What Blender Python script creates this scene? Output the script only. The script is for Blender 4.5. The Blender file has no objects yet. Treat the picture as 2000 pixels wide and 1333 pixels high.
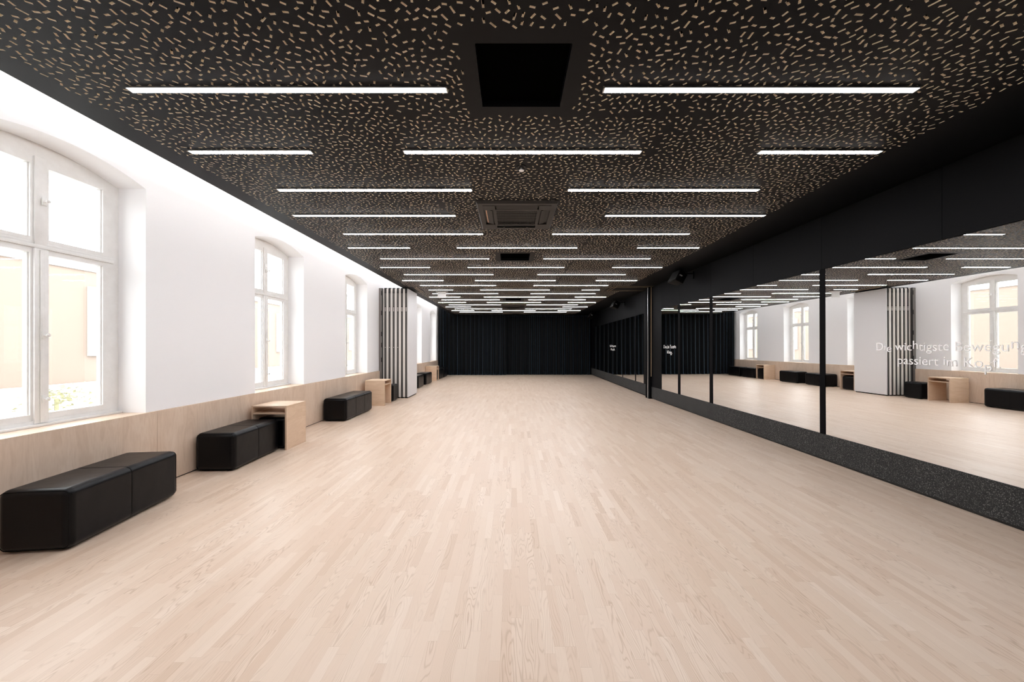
import bpy, bmesh, math, random
import numpy as np
from mathutils import Vector, Matrix

random.seed(7)
rng = np.random.default_rng(11)
scene = bpy.context.scene
COL = scene.collection

# ------------------------------------------------------------------ camera
cam_data = bpy.data.cameras.new('camera')
cam_data.sensor_width = 36.0
cam_data.lens = 13.0
cam_data.shift_x = 0.0005
cam_data.shift_y = 0.00575
cam_data.clip_start = 0.02
cam_data.clip_end = 300
cam = bpy.data.objects.new('camera', cam_data)
COL.objects.link(cam)
cam.location = (0, 0, 1.4)
cam.rotation_euler = (math.radians(90), 0, 0)
scene.camera = cam

# ------------------------------------------------------------------ world, exposure
SKY = 7.0
LAMP = 46.0
COVE = 55.0
world = bpy.data.worlds.new('world')
scene.world = world
world.use_nodes = True
bg = world.node_tree.nodes['Background']
bg.inputs[0].default_value = (0.96, 0.98, 1.0, 1)
bg.inputs[1].default_value = SKY
scene.view_settings.view_transform = 'Standard'
scene.view_settings.look = 'None'
scene.view_settings.exposure = 0.0
scene.view_settings.gamma = 1.0
scene.view_settings.use_curve_mapping = False
scene.cycles.max_bounces = 10
scene.cycles.diffuse_bounces = 6
scene.cycles.glossy_bounces = 5
scene.cycles.transparent_max_bounces = 12
scene.cycles.sample_clamp_indirect = 6.0
scene.cycles.use_denoising = True
scene.cycles.filter_width = 1.05
scene.cycles.caustics_reflective = False
scene.cycles.caustics_refractive = False

# ------------------------------------------------------------------ measures
FLOOR_Z = 0.0
CEIL_Z = 3.015
WALL_X = -3.60            # plaster face of the window wall
CLAD_X = -3.573           # face of the plywood cladding
FRAME_X = -3.87           # inner face of the window frames
OUT_X = -3.985             # outer face of the window wall
BACK_Y = -1.6
END_Y = 18.75
SLAB_Z = 3.45
WIN_C = [0.24, 3.03, 5.80, 8.62, 11.45, 14.22, 17.00]
WIN_W = 1.22
SPRING_Z, RISE = 2.955, 0.105
SILL_Z = 0.752
def XR(y): return 3.905 - 0.012 * y                 # near right wall
def XF(y): return 3.80 + 0.0269 * (y - 10.2)       # far right wall

# ------------------------------------------------------------------ materials
def mat(name, color=(0.8, 0.8, 0.8), rough=0.5, metal=0.0, spec=0.5, **kw):
    m = bpy.data.materials.new(name)
    m.use_nodes = True
    b = m.node_tree.nodes['Principled BSDF']
    b.inputs['Base Color'].default_value = (*color, 1)
    b.inputs['Roughness'].default_value = rough
    b.inputs['Metallic'].default_value = metal
    b.inputs['Specular IOR Level'].default_value = spec
    for k, v in kw.items():
        b.inputs[k.replace('_', ' ')].default_value = v
    return m

class G:
    """small node-graph helper"""
    def __init__(self, m):
        self.t = m.node_tree; self.n = self.t.nodes; self.l = self.t.links
        self.b = self.n['Principled BSDF']
    def new(self, kind, **kw):
        x = self.n.new(kind)
        for k, v in kw.items(): setattr(x, k, v)
        return x
    def put(self, sock, v):
        if hasattr(v, 'is_output') or isinstance(v, bpy.types.NodeSocket): self.l.new(v, sock)
        else: sock.default_value = v
    def m(self, op, a, b=None, c=None, clamp=False):
        x = self.new('ShaderNodeMath', operation=op, use_clamp=clamp)
        self.put(x.inputs[0], a)
        if b is not None: self.put(x.inputs[1], b)
        if c is not None: self.put(x.inputs[2], c)
        return x.outputs[0]
    def comb(self, a, b, c):
        x = self.new('ShaderNodeCombineXYZ')
        for s, v in zip(x.inputs, (a, b, c)): self.put(s, v)
        return x.outputs[0]
    def pos(self):
        tc = self.new('ShaderNodeTexCoord'); s = self.new('ShaderNodeSeparateXYZ')
        self.l.new(tc.outputs['Object'], s.inputs[0])
        return tc.outputs['Object'], s.outputs[0], s.outputs[1], s.outputs[2]
    def noise(self, vec, scale=1.0, detail=2.0, rough=0.5, dist=0.0):
        x = self.new('ShaderNodeTexNoise')
        self.put(x.inputs['Vector'], vec)
        x.inputs['Scale'].default_value = scale; x.inputs['Detail'].default_value = detail
        x.inputs['Roughness'].default_value = rough; x.inputs['Distortion'].default_value = dist
        return x.outputs['Fac']
    def ramp(self, fac, stops):
        x = self.new('ShaderNodeValToRGB'); cr = x.color_ramp
        while len(cr.elements) > 1: cr.elements.remove(cr.elements[-1])
        cr.elements[0].position = stops[0][0]; cr.elements[0].color = (*stops[0][1], 1)
        for p, c in stops[1:]:
            e = cr.elements.new(p); e.color = (*c, 1)
        self.put(x.inputs[0], fac)
        return x.outputs[0]
    def mix(self, fac, a, b, blend='MIX'):
        x = self.new('ShaderNodeMix', data_type='RGBA', blend_type=blend)
        self.put(x.inputs[0], fac)
        self.put(x.inputs[6], a if not isinstance(a, tuple) else (*a, 1))
        self.put(x.inputs[7], b if not isinstance(b, tuple) else (*b, 1))
        return x.outputs[2]
    def bump(self, h, strength=0.1, dist=0.01):
        x = self.new('ShaderNodeBump')
        x.inputs['Strength'].default_value = strength; x.inputs['Distance'].default_value = dist
        self.put(x.inputs['Height'], h); self.l.new(x.outputs[0], self.b.inputs['Normal'])

# parquet floor: short ash strips laid along the room
M_floor = mat('ash_parquet', rough=0.36, spec=0.5)
g = G(M_floor); vec, X, Y, Z = g.pos()
sx = g.m('DIVIDE', X, 0.05); ix = g.m('FLOOR', sx); fx = g.m('FRACT', sx)
w1 = g.new('ShaderNodeTexWhiteNoise', noise_dimensions='1D'); g.put(w1.inputs['W'], ix)
sy = g.m('DIVIDE', g.m('ADD', Y, g.m('MULTIPLY', w1.outputs['Value'], 7.3)), 0.44)
iy = g.m('FLOOR', sy); fy = g.m('FRACT', sy)
w2 = g.new('ShaderNodeTexWhiteNoise', noise_dimensions='2D'); g.put(w2.inputs['Vector'], g.comb(ix, iy, 0.0))
rv = w2.outputs['Value']
sc_ = g.new('ShaderNodeSeparateColor'); g.l.new(w2.outputs['Color'], sc_.inputs[0])
r2, r3 = sc_.outputs[1], sc_.outputs[2]
tone = g.ramp(rv, [(0.0, (0.58, 0.425, 0.31)), (0.03, (0.63, 0.475, 0.36)), (0.3, (0.645, 0.495, 0.38)),
                   (0.6, (0.665, 0.52, 0.405)), (0.94, (0.68, 0.54, 0.425)), (1.0, (0.71, 0.575, 0.465))])
big = g.noise(g.comb(g.m('MULTIPLY', X, 15.0), g.m('MULTIPLY', Y, 2.2), g.m('MULTIPLY', rv, 91.0)), 1.0, 1.5, 0.4)
field = g.m('ADD', g.m('MULTIPLY', big, 85.0), g.m('MULTIPLY', X, g.m('MULTIPLY', r2, 700.0)))
ring = g.m('POWER', g.m('MULTIPLY_ADD', g.m('SINE', field), 0.5, 0.5), 5.0)
fine = g.noise(g.comb(g.m('MULTIPLY', X, 420.0), g.m('MULTIPLY', Y, 9.0), rv), 1.0, 2.0, 0.6)
amt = g.m('MULTIPLY', g.m('POWER', r3, 1.3), 0.70)
c1 = g.mix(g.m('MULTIPLY', ring, amt), tone, (0.44, 0.30, 0.205))
c2 = g.mix(g.m('MULTIPLY', fine, 0.16), c1, (0.46, 0.33, 0.235))
ex = g.m('LESS_THAN', g.m('MINIMUM', fx, g.m('SUBTRACT', 1.0, fx)), 0.012)
ey = g.m('LESS_THAN', g.m('MINIMUM', fy, g.m('SUBTRACT', 1.0, fy)), 0.0025)
gap = g.m('MAXIMUM', ex, ey)
c3 = g.mix(g.m('MULTIPLY', gap, 0.20), c2, (0.30, 0.19, 0.12))
g.l.new(c3, g.b.inputs['Base Color'])
rr = g.m('MULTIPLY_ADD', g.noise(vec, 1.3, 3.0), 0.16, 0.30)
g.l.new(rr, g.b.inputs['Roughness'])
g.bump(g.m('ADD', g.m('MULTIPLY', ring, 0.4), g.m('MULTIPLY', rv, 0.3)), 0.05, 0.002)

# plaster
M_white = mat('white_plaster', (0.89, 0.89, 0.90), 0.7, spec=0.3)
g = G(M_white); vec, X, Y, Z = g.pos()
g.bump(g.noise(vec, 60, 3, 0.6), 0.04, 0.003)
# window joinery
M_frame = mat('white_gloss_paint', (0.80, 0.79, 0.77), 0.35)
g = G(M_frame); vec, X, Y, Z = g.pos()
g.l.new(g.ramp(g.noise(vec, 9, 4, 0.6), [(0.3, (0.76, 0.75, 0.73)), (0.7, (0.83, 0.825, 0.81))]), g.b.inputs['Base Color'])
# birch plywood
def birch(name, axis, c_lo, c_mid, c_hi):
    m = mat(name, rough=0.5)
    g = G(m); vec, X, Y, Z = g.pos()
    if axis == 'Z': v = g.comb(g.m('MULTIPLY', X, 6.0), g.m('MULTIPLY', Y, 6.0), g.m('MULTIPLY', Z, 1.1))
    else: v = g.comb(g.m('MULTIPLY', X, 1.5), g.m('MULTIPLY', Y, 1.5), g.m('MULTIPLY', Z, 9.0))
    n1 = g.noise(v, 1.2, 3, 0.55, 0.6)
    n2 = g.noise(v, 14.0, 3, 0.6)
    rings = g.m('MULTIPLY_ADD', g.m('SINE', g.m('MULTIPLY', n1, 44.0)), 0.5, 0.5)
    f = g.m('ADD', g.m('MULTIPLY', n1, 0.6), g.m('ADD', g.m('MULTIPLY', n2, 0.25), g.m('MULTIPLY', rings, 0.12)))
    g.l.new(g.ramp(f, [(0.3, c_lo), (0.5, c_mid), (0.75, c_hi)]), g.b.inputs['Base Color'])
    return m
M_ply = birch('birch_plywood', 'Z', (0.58, 0.435, 0.325), (0.655, 0.51, 0.395), (0.715, 0.58, 0.465))
M_ply_desk = birch('birch_plywood_desk', 'X', (0.60, 0.43, 0.295), (0.665, 0.495, 0.355), (0.72, 0.56, 0.42))
M_ply_edge = mat('plywood_edge', rough=0.6)
g = G(M_ply_edge); vec, X, Y, Z = g.pos()
st = g.m('MULTIPLY_ADD', g.m('SINE', g.m('MULTIPLY', g.m('ADD', g.m('ADD', X, Y), Z), 900.0)), 0.5, 0.5)
g.l.new(g.mix(st, (0.36, 0.24, 0.16), (0.62, 0.47, 0.35)), g.b.inputs['Base Color'])
M_slot = mat('raw_board_edge', (0.96, 0.87, 0.73), 0.6, spec=0.1)
# black surfaces
M_ceil = mat('black_stained_board', (0.0028, 0.0029, 0.0036), 0.47, spec=0.11)
M_black = mat('black_backing', (0.0012, 0.0012, 0.0011), 0.9, spec=0.0)
M_bwall = mat('blue_black_panel', (0.010, 0.0105, 0.0125), 0.6, spec=0.1)
g = G(M_bwall); vec, X, Y, Z = g.pos()
g.l.new(g.ramp(g.noise(vec, 1.1, 3), [(0.3, (0.0016, 0.0017, 0.0020)), (0.7, (0.0028, 0.0029, 0.0037))]), g.b.inputs['Base Color'])
M_post = mat('matt_black_strip', (0.0018, 0.0018, 0.0024), 0.7, spec=0.08)
M_skirt = mat('rubber_granulate', (0.02, 0.02, 0.02), 0.8)
g = G(M_skirt); vec, X, Y, Z = g.pos()
vo = g.new('ShaderNodeTexVoronoi'); vo.inputs['Scale'].default_value = 170.0; g.put(vo.inputs['Vector'], vec)
sc2 = g.new('ShaderNodeSeparateColor'); g.l.new(vo.outputs['Color'], sc2.inputs[0])
g.l.new(g.ramp(sc2.outputs[0], [(0.0, (0.006, 0.006, 0.006)), (0.6, (0.016, 0.016, 0.0155)), (0.85, (0.045, 0.044, 0.042)), (1.0, (0.13, 0.128, 0.122))]), g.b.inputs['Base Color'])
g.bump(vo.outputs['Distance'], 0.3, 0.003)
M_mirror = mat('silvered_glass', (0.90, 0.905, 0.90), 0.0, 1.0)
M_letter = mat('white_acrylic', (0.95, 0.95, 0.95), 0.4)
M_alu = mat('brushed_aluminium', (0.62, 0.61, 0.59), 0.35, 1.0)
M_brass = mat('raw_timber_strip', (0.42, 0.32, 0.20), 0.5)
M_core = mat('partition_core', (0.15, 0.14, 0.13), 0.45)
M_core_dark = mat('partition_gasket', (0.012, 0.011, 0.010), 0.6)
M_panel = mat('partition_face', (0.72, 0.71, 0.715), 0.5)
M_edge = mat('partition_edge', (0.80, 0.77, 0.73), 0.4)
M_leather = mat('black_leather', (0.0016, 0.0017, 0.0023), 0.30, spec=0.18)
g = G(M_leather); vec, X, Y, Z = g.pos()
h = g.m('ADD', g.m('MULTIPLY', g.noise(vec, 5, 2), 1.0), g.m('MULTIPLY', g.noise(vec, 260, 2), 0.12))
g.bump(h, 0.22, 0.02)
M_seam = mat('leather_seam', (0.003, 0.003, 0.0032), 0.5, spec=0.1)
M_curtain = mat('black_velvet', (0.0046, 0.0048, 0.0048), 0.85, spec=0.1)
bb = M_curtain.node_tree.nodes['Principled BSDF']
bb.inputs['Sheen Weight'].default_value = 0.5
bb.inputs['Sheen Roughness'].default_value = 0.4
bb.inputs['Sheen Tint'].default_value = (0.25, 0.42, 0.60, 1)  # blue light on the window-side folds is painted in through this tint
M_ac = mat('dark_grey_plastic', (0.018, 0.0165, 0.0155), 0.5, spec=0.3)
M_ac_dark = mat('dark_grille', (0.010, 0.010, 0.0095), 0.6)
M_warm = mat('copper_fin', (0.45, 0.27, 0.17), 0.5)
M_spk = mat('speaker_black', (0.0009, 0.0009, 0.0009), 0.6, spec=0.1)
M_sign = mat('white_sign_back', (0.74, 0.74, 0.72), 0.5)
M_facade = mat('pale_peach_render', (0.290, 0.232, 0.192), 0.9, spec=0.1)
M_stone = mat('pale_stone', (0.42, 0.41, 0.40), 0.9, spec=0.1)
M_ground = mat('pale_paving', (0.8, 0.8, 0.79), 0.9, spec=0.1)
g = G(M_ground); vec, X, Y, Z = g.pos()
g.l.new(g.ramp(g.noise(vec, 3, 4), [(0.3, (0.50, 0.50, 0.495)), (0.7, (0.58, 0.58, 0.575))]), g.b.inputs['Base Color'])
M_leaf = mat('hedge_leaf', (0.34, 0.33, 0.19), 0.8)
M_dglass = mat('street_window_glass', (0.34, 0.33, 0.31), 0.6, spec=0.1)

def emis(name, color, s):
    m = bpy.data.materials.new(name); m.use_nodes = True
    nt = m.node_tree; nt.nodes.clear()
    e = nt.nodes.new('ShaderNodeEmission'); o = nt.nodes.new('ShaderNodeOutputMaterial')
    e.inputs[0].default_value = (*color, 1); e.inputs[1].default_value = s
    nt.links.new(e.outputs[0], o.inputs[0]); return m
M_tube = emis('led_diffuser', (0.965, 0.965, 1.0), LAMP)
M_cove = emis('cove_led', (1.0, 0.99, 1.0), COVE)

M_glass = bpy.data.materials.new('window_glass'); M_glass.use_nodes = True
nt = M_glass.node_tree; nt.nodes.clear()
o = nt.nodes.new('ShaderNodeOutputMaterial'); mx = nt.nodes.new('ShaderNodeMixShader')
tr = nt.nodes.new('ShaderNodeBsdfTransparent'); gl = nt.nodes.new('ShaderNodeBsdfGlossy')
lw = nt.nodes.new('ShaderNodeLayerWeight'); lw.inputs[0].default_value = 0.5
pw = nt.nodes.new('ShaderNodeMath'); pw.operation = 'POWER'; pw.inputs[1].default_value = 5.0
fr = nt.nodes.new('ShaderNodeMath'); fr.operation = 'MULTIPLY_ADD'; fr.inputs[1].default_value = 0.9; fr.inputs[2].default_value = 0.04
nt.links.new(lw.outputs['Facing'], pw.inputs[0]); nt.links.new(pw.outputs[0], fr.inputs[0])
gl.inputs['Roughness'].default_value = 0.02
tr.inputs[0].default_value = (0.97, 0.975, 0.97, 1)
nt.links.new(fr.outputs[0], mx.inputs[0]); nt.links.new(tr.outputs[0], mx.inputs[1])
nt.links.new(gl.outputs[0], mx.inputs[2]); nt.links.new(mx.outputs[0], o.inputs[0])

# ------------------------------------------------------------------ mesh helpers
class MB:
    """collects shapes and links them as ONE mesh object"""
    def __init__(self): self.v = []; self.f = []; self.mi = []; self.sm = []
    def add(self, verts, faces, mi=0, smooth=False):
        k = len(self.v); self.v += [tuple(p) for p in verts]
        for f in faces:
            self.f.append(tuple(i + k for i in f)); self.mi.append(mi); self.sm.append(smooth)
        return self
    def box(self, x0, x1, y0, y1, z0, z1, mi=0):
        v = [(x0,y0,z0),(x1,y0,z0),(x1,y1,z0),(x0,y1,z0),(x0,y0,z1),(x1,y0,z1),(x1,y1,z1),(x0,y1,z1)]
        f = [(0,3,2,1),(4,5,6,7),(0,1,5,4),(1,2,6,5),(2,3,7,6),(3,0,4,7)]
        return self.add(v, f, mi)
    def skew(self, XW, y0, y1, z0, z1, o0, o1, mi=0, n=1):
        """box along a slightly angled wall: o = distance from the wall into the room"""
        for k in range(n):
            a = y0 + (y1-y0)*k/n; b = y0 + (y1-y0)*(k+1)/n
            v = [(XW(a)-o1,a,z0),(XW(a)-o0,a,z0),(XW(b)-o0,b,z0),(XW(b)-o1,b,z0),
                 (XW(a)-o1,a,z1),(XW(a)-o0,a,z1),(XW(b)-o0,b,z1),(XW(b)-o1,b,z1)]
            f = [(0,3,2,1),(4,5,6,7),(0,1,5,4),(1,2,6,5),(2,3,7,6),(3,0,4,7)]
            self.add(v, f, mi)
        return self
    def tube(self, pts, r, seg=8, mi=0, closed=False):
        pts = [Vector(p) for p in pts]; n = len(pts); vs = []; fs = []
        for i, p in enumerate(pts):
            if closed: d = pts[(i+1) % n] - pts[i-1]
            else: d = pts[min(i+1, n-1)] - pts[max(i-1, 0)]
            d.normalize()
            up = Vector((0,0,1)) if abs(d.z) < 0.9 else Vector((1,0,0))
            a = d.cross(up).normalized(); b = d.cross(a).normalized()
            for k in range(seg):
                t = 2*math.pi*k/seg; vs.append(p + a*math.cos(t)*r + b*math.sin(t)*r)
        for i in range(n if closed else n-1):
            j = (i+1) % n
            for k in range(seg):
                k2 = (k+1) % seg
                fs.append((i*seg+k, i*seg+k2, j*seg+k2, j*seg+k))
        if not closed:
            fs.append(tuple(range(seg))[::-1]); fs.append(tuple((n-1)*seg+k for k in range(seg)))
        return self.add(vs, fs, mi, True)
    def lathe(self, prof, c=(0,0,0), seg=24, mi=0):
        vs = []; fs = []
        for r, z in prof:
            for k in range(seg):
                t = 2*math.pi*k/seg; vs.append((c[0]+r*math.cos(t), c[1]+r*math.sin(t), c[2]+z))
        for i in range(len(prof)-1):
            for k in range(seg):
                k2 = (k+1) % seg
                fs.append((i*seg+k, i*seg+k2, (i+1)*seg+k2, (i+1)*seg+k))
        return self.add(vs, fs, mi, True)
    def build(self, name, mats, parent=None, bevel=0.0, seg=2):
        me = bpy.data.meshes.new(name)
        me.from_pydata(self.v, [], self.f)
        if not isinstance(mats, (list, tuple)): mats = [mats]
        for m in mats: me.materials.append(m)
        me.polygons.foreach_set('material_index', self.mi)
        me.polygons.foreach_set('use_smooth', self.sm)
        me.update()
        bm = bmesh.new(); bm.from_mesh(me); bmesh.ops.recalc_face_normals(bm, faces=bm.faces)
        if bevel > 0:
            bmesh.ops.bevel(bm, geom=list(bm.edges), offset=bevel, segments=seg, affect='EDGES', profile=0.5)
            for f in bm.faces: f.smooth = True
        bm.to_mesh(me); bm.free()
        if bevel > 0: me.set_sharp_from_angle(angle=math.radians(40))
        ob = bpy.data.objects.new(name, me); COL.objects.link(ob)
        if parent is not None: ob.parent = parent
        return ob

def tag(o, label=None, cat=None, group=None, kind=None):
    if label: o['label'] = label
    if cat: o['category'] = cat
    if group: o['group'] = group
    if kind: o['kind'] = kind
    return o
def struct(o, label=None):
    o['kind'] = 'structure'
    if label: o['label'] = label
    return o
def empty(name, loc=(0,0,0), rz=0.0):
    o = bpy.data.objects.new(name, None); COL.objects.link(o)
    o.location = loc; o.rotation_euler = (0,0,rz); o.empty_display_size = 0.1
    return o
def copy_tree(o, parent=None):
    c = o.copy(); COL.objects.link(c)
    if parent is not None: c.parent = parent
    for ch in list(o.children): copy_tree(ch, c)
    return c

# ================================================================== THE SETTING
# floor
struct(MB().box(OUT_X, 4.6, BACK_Y-0.1, END_Y+0.1, -0.12, 0.0).build('floor', M_floor), 'pale ash strip parquet floor running the length of the hall')

# window wall with arched openings
wl = MB()
def arch(y, yc):
    t = (y-yc)/(WIN_W/2); return SPRING_Z + RISE*(1-t*t)
ys = BACK_Y
for yc in WIN_C:
    a, b = yc-WIN_W/2, yc+WIN_W/2
    if a > ys: wl.box(OUT_X, WALL_X, ys, a, 0, SLAB_Z)
    wl.box(OUT_X, WALL_X, a, b, 0, SILL_Z-0.03)
    N = 20
    for k in range(N):
        y0 = a+(b-a)*k/N; y1 = a+(b-a)*(k+1)/N; z0, z1 = arch(y0, yc), arch(y1, yc)
        v = [(OUT_X,y0,z0),(WALL_X,y0,z0),(WALL_X,y1,z1),(OUT_X,y1,z1),(OUT_X,y0,SLAB_Z),(WALL_X,y0,SLAB_Z),(WALL_X,y1,SLAB_Z),(OUT_X,y1,SLAB_Z)]
        wl.add(v, [(0,3,2,1),(0,1,5,4),(1,2,6,5),(2,3,7,6),(4,5,6,7),(3,0,4,7)])
    ys = b
wl.box(OUT_X, WALL_X, ys, END_Y+0.1, 0, SLAB_Z)
struct(wl.build('wall_left', M_white), 'white plastered window wall')
# back wall, end wall, slab above
struct(MB().box(OUT_X, 4.6, BACK_Y-0.2, BACK_Y, 0, SLAB_Z).build('wall_back', M_white))
struct(MB().box(OUT_X, 4.6, END_Y, END_Y+0.2, 0, SLAB_Z).build('wall_end', M_bwall))
struct(MB().box(OUT_X, 4.6, BACK_Y-0.2, END_Y+0.2, SLAB_Z, SLAB_Z+0.15).build('ceiling', M_white), 'structural slab above the suspended ceiling')

# plywood cladding under the windows, one object per sheet, running into the window recesses as a ledge
seams = [BACK_Y, 0.57, 2.15, 3.73, 5.31, 6.89, 8.47, 10.03]
far_seams = [10.08, 11.63, 13.21, 14.79, 16.37, 18.04]
nt_ = 0
for S in (seams, far_seams):
    for a, b in zip(S[:-1], S[1:]):
        nt_ += 1
        m = MB()
        m.box(WALL_X, CLAD_X, a+0.0015, b-0.0015, 0.012, SILL_Z)
        for yc in WIN_C:
            p, q = max(a+0.0015, yc-WIN_W/2), min(b-0.0015, yc+WIN_W/2)
            if q-p > 0.01: m.box(-3.945, WALL_X, p, q, SILL_Z-0.028, SILL_Z)
        struct(m.build('trim_%d' % nt_, M_ply), 'birch plywood sheet cladding the foot of the window wall')
struct(MB().box(WALL_X-0.001, CLAD_X-0.012, BACK_Y, END_Y, 0.0, 0.012).build('gap_shade_left', M_core_dark), 'dark strip standing in for the shadow gap under the plywood cladding')  # dark strip stands in for the shade under the cladding

# windows
def window(n, yc):
    root = empty('window_%d' % n, (FRAME_X, yc, SILL_Z))
    struct(root, 'white double casement window in an arched recess')
    hw = WIN_W/2
    def Zr(z): return z - SILL_Z
    fr_ = MB()
    D = 0.075
    for s in (-1, 1):
        a, b = sorted((s*hw, s*(hw-0.055)))
        fr_.box(-D, 0, a, b, Zr(0.752), Zr(2.935))
    fr_.box(-D, 0.012, -hw+0.055, hw-0.055, Zr(0.752), Zr(0.80))
    N = 20
    for k in range(N):
        y0 = -hw+WIN_W*k/N; y1 = -hw+WIN_W*(k+1)/N
        z0 = arch(y0+yc, yc); z1 = arch(y1+yc, yc); zb = 2.935
        v = []
        for (yy, zz) in ((y0, zb), (y1, zb), (y1, z1+0.012), (y0, z0+0.012)):
            v += [(-D, yy, Zr(zz)), (0, yy, Zr(zz))]
        fr_.add(v, [(0,1,3,2),(2,3,5,4),(4,5,7,6),(6,7,1,0),(1,7,5,3),(0,2,4,6)])
    fr_.build('frame', M_frame, root)
    MB().box(-0.05, 0.045, -hw, hw, Zr(0.752), Zr(0.772)).build('sill', M_frame, root, 0.004)
    mu = MB().box(-D, 0.022, -0.046, 0.046, Zr(0.775), Zr(2.20)); mu.box(-D, 0.016, -0.040, 0.040, Zr(2.20), Zr(2.95))
    mu.box(0.022, 0.028, -0.014, 0.014, Zr(0.78), Zr(2.19))
    mu.build('mullion', M_frame, root, 0.004)
    tm = MB().box(-D, 0.018, -hw+0.055, hw-0.055, Zr(2.205), Zr(2.235)); tm.box(-D, 0.006, -hw+0.055, hw-0.055, Zr(2.235), Zr(2.26))
    tm.build('transom', M_frame, root, 0.003)
    for s in (-1, 1):
        a, b = (0.040, hw-0.055)
        if s < 0: a, b = -b, -a
        for (z0, z1, rb, rt) in ((0.795, 2.205, 0.057, 0.042), (2.26, 2.935, 0.03, 0.05)):
            sw = 0.062
            inner, outer = (0.02, 0.085)
            ga = a + (inner if s > 0 else outer); gb = b - (outer if s > 0 else inner)
            sm = MB()
            sm.box(-0.05, 0.004, a+0.002, ga, Zr(z0), Zr(z1)); sm.box(-0.05, 0.004, gb, b-0.002, Zr(z0), Zr(z1))
            sm.box(-0.05, 0.004, ga, gb, Zr(z0), Zr(z0+rb)); sm.box(-0.05, 0.004, ga, gb, Zr(z1-rt), Zr(z1))
            # glazing bead
            for (p, q, r_, t_) in ((ga, ga+0.008, z0+rb, z1-rt), (gb-0.008, gb, z0+rb, z1-rt)):
                sm.box(-0.05, -0.012, p, q, Zr(r_), Zr(t_))
            so = sm.build('sash', M_frame, root)
            MB().box(-0.034, -0.030, ga, gb, Zr(z0+rb), Zr(z1-rt)).build('pane', M_glass, so)
    for z in (2.595, 1.496, 0.973):
        hm = MB(); hm.lathe([(0.0, 0), (0.012, 0.0), (0.012, 0.006), (0.006, 0.01), (0.006, 0.026), (0.013, 0.03), (0.013, 0.042), (0.0, 0.045)], seg=12)
        hm.v = [(v[2]+0.026, v[0]+0.01, v[1]+Zr(z)) for v in hm.v]
        hm.box(0.026, 0.034, -0.006, 0.026, Zr(z)-0.03, Zr(z)+0.03)
        hm.build('handle', M_frame, root, 0.0)
    MB().box(-0.113, -0.076, -hw, hw, Zr(0.70), Zr(0.7515)).build('ledge', M_frame, root)
for n, yc in enumerate(WIN_C): window(n+1, yc)

# ------------------------------------------------------------------ suspended perforated ceiling
RX0, RX1 = -2.981, 4.15
from mathutils.geometry import delaunay_2d_cdt
GX0, GX1 = -2.795, 3.133      # perforated field
GY0, GY1 = 0.614, 18.19
T = 0.017                     # board thickness seen inside a slot
hatches = [(-0.195, 0.325, y0, y0+0.52) for y0 in (1.966, 6.39, 12.35)]
AC = [(0.062, 4.53), (0.062, 14.86)]
keepout = [(a-0.085, b+0.085, c-0.085, d+0.085) for a, b, c, d in hatches]
keepout += [(ax-0.45, ax+0.45, ay-0.45, ay+0.45) for ax, ay in AC]
keepout += [(GX0, GX1, 9.955, 10.03), (2.68, GX1, 9.80, 10.70), (GX0, -2.55, 9.96, 10.92)]
XT = [GX0, -0.80, 1.15, GX1]; YT = list(np.linspace(GY0, GY1, 10))
# slots scattered like scattered straws: no two closer than DMIN
DMIN = 0.0425; GS = DMIN/math.sqrt(2); grid_ = {}; slots = {}
rs = random.Random(21)
def rect(x, y, L, w, a):
    c_, s_ = math.cos(a), math.sin(a)
    return [(x+u*c_-v*s_, y+u*s_+v*c_) for u, v in ((L, w), (-L, w), (-L, -w), (L, -w))]
active = [(1.0, 3.0)]; pts = [(1.0, 3.0)]; grid_[(int((1.0-GX0)/GS), int((3.0-GY0)/GS))] = pts[0]
while active:
    k = rs.randrange(len(active)); px, py = active[k]; ok = False
    for _ in range(9):
        a = rs.random()*6.2832; d = DMIN*(1+0.45*rs.random()); x, y = px+d*math.cos(a), py+d*math.sin(a)
        if not (GX0+0.012 < x < GX1-0.012 and GY0+0.012 < y < GY1-0.012): continue
        gi, gj = int((x-GX0)/GS), int((y-GY0)/GS); hit = False
        for i in range(gi-2, gi+3):
            for j in range(gj-2, gj+3):
                q = grid_.get((i, j))
                if q and (q[0]-x)**2+(q[1]-y)**2 < DMIN*DMIN: hit = True; break
            if hit: break
        if hit: continue
        grid_[(gi, gj)] = (x, y); pts.append((x, y)); active.append((x, y)); ok = True; break
    if not ok: active[k] = active[-1]; active.pop()
for (x, y) in pts:
    tx = max(i for i in range(len(XT)-1) if XT[i] <= x); ty = max(j for j in range(len(YT)-1) if YT[j] <= y)
    for _ in range(5):
        L = rs.uniform(0.0115, 0.0165)
        if rs.random() < 0.12: L = 0.0205
        rc = rect(x, y, L, 0.0058, rs.random()*math.pi)
        xs_ = [p[0] for p in rc]; ys_ = [p[1] for p in rc]
        if min(xs_) < XT[tx]+0.002 or max(xs_) > XT[tx+1]-0.002 or min(ys_) < YT[ty]+0.002 or max(ys_) > YT[ty+1]-0.002: continue
        if any(max(xs_) > a and min(xs_) < b and max(ys_) > c and min(ys_) < d for a, b, c, d in keepout): continue
        slots.setdefault((tx, ty), []).append(rc); break
V_ = []; T_ = []; WV = []; nv = 0
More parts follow.
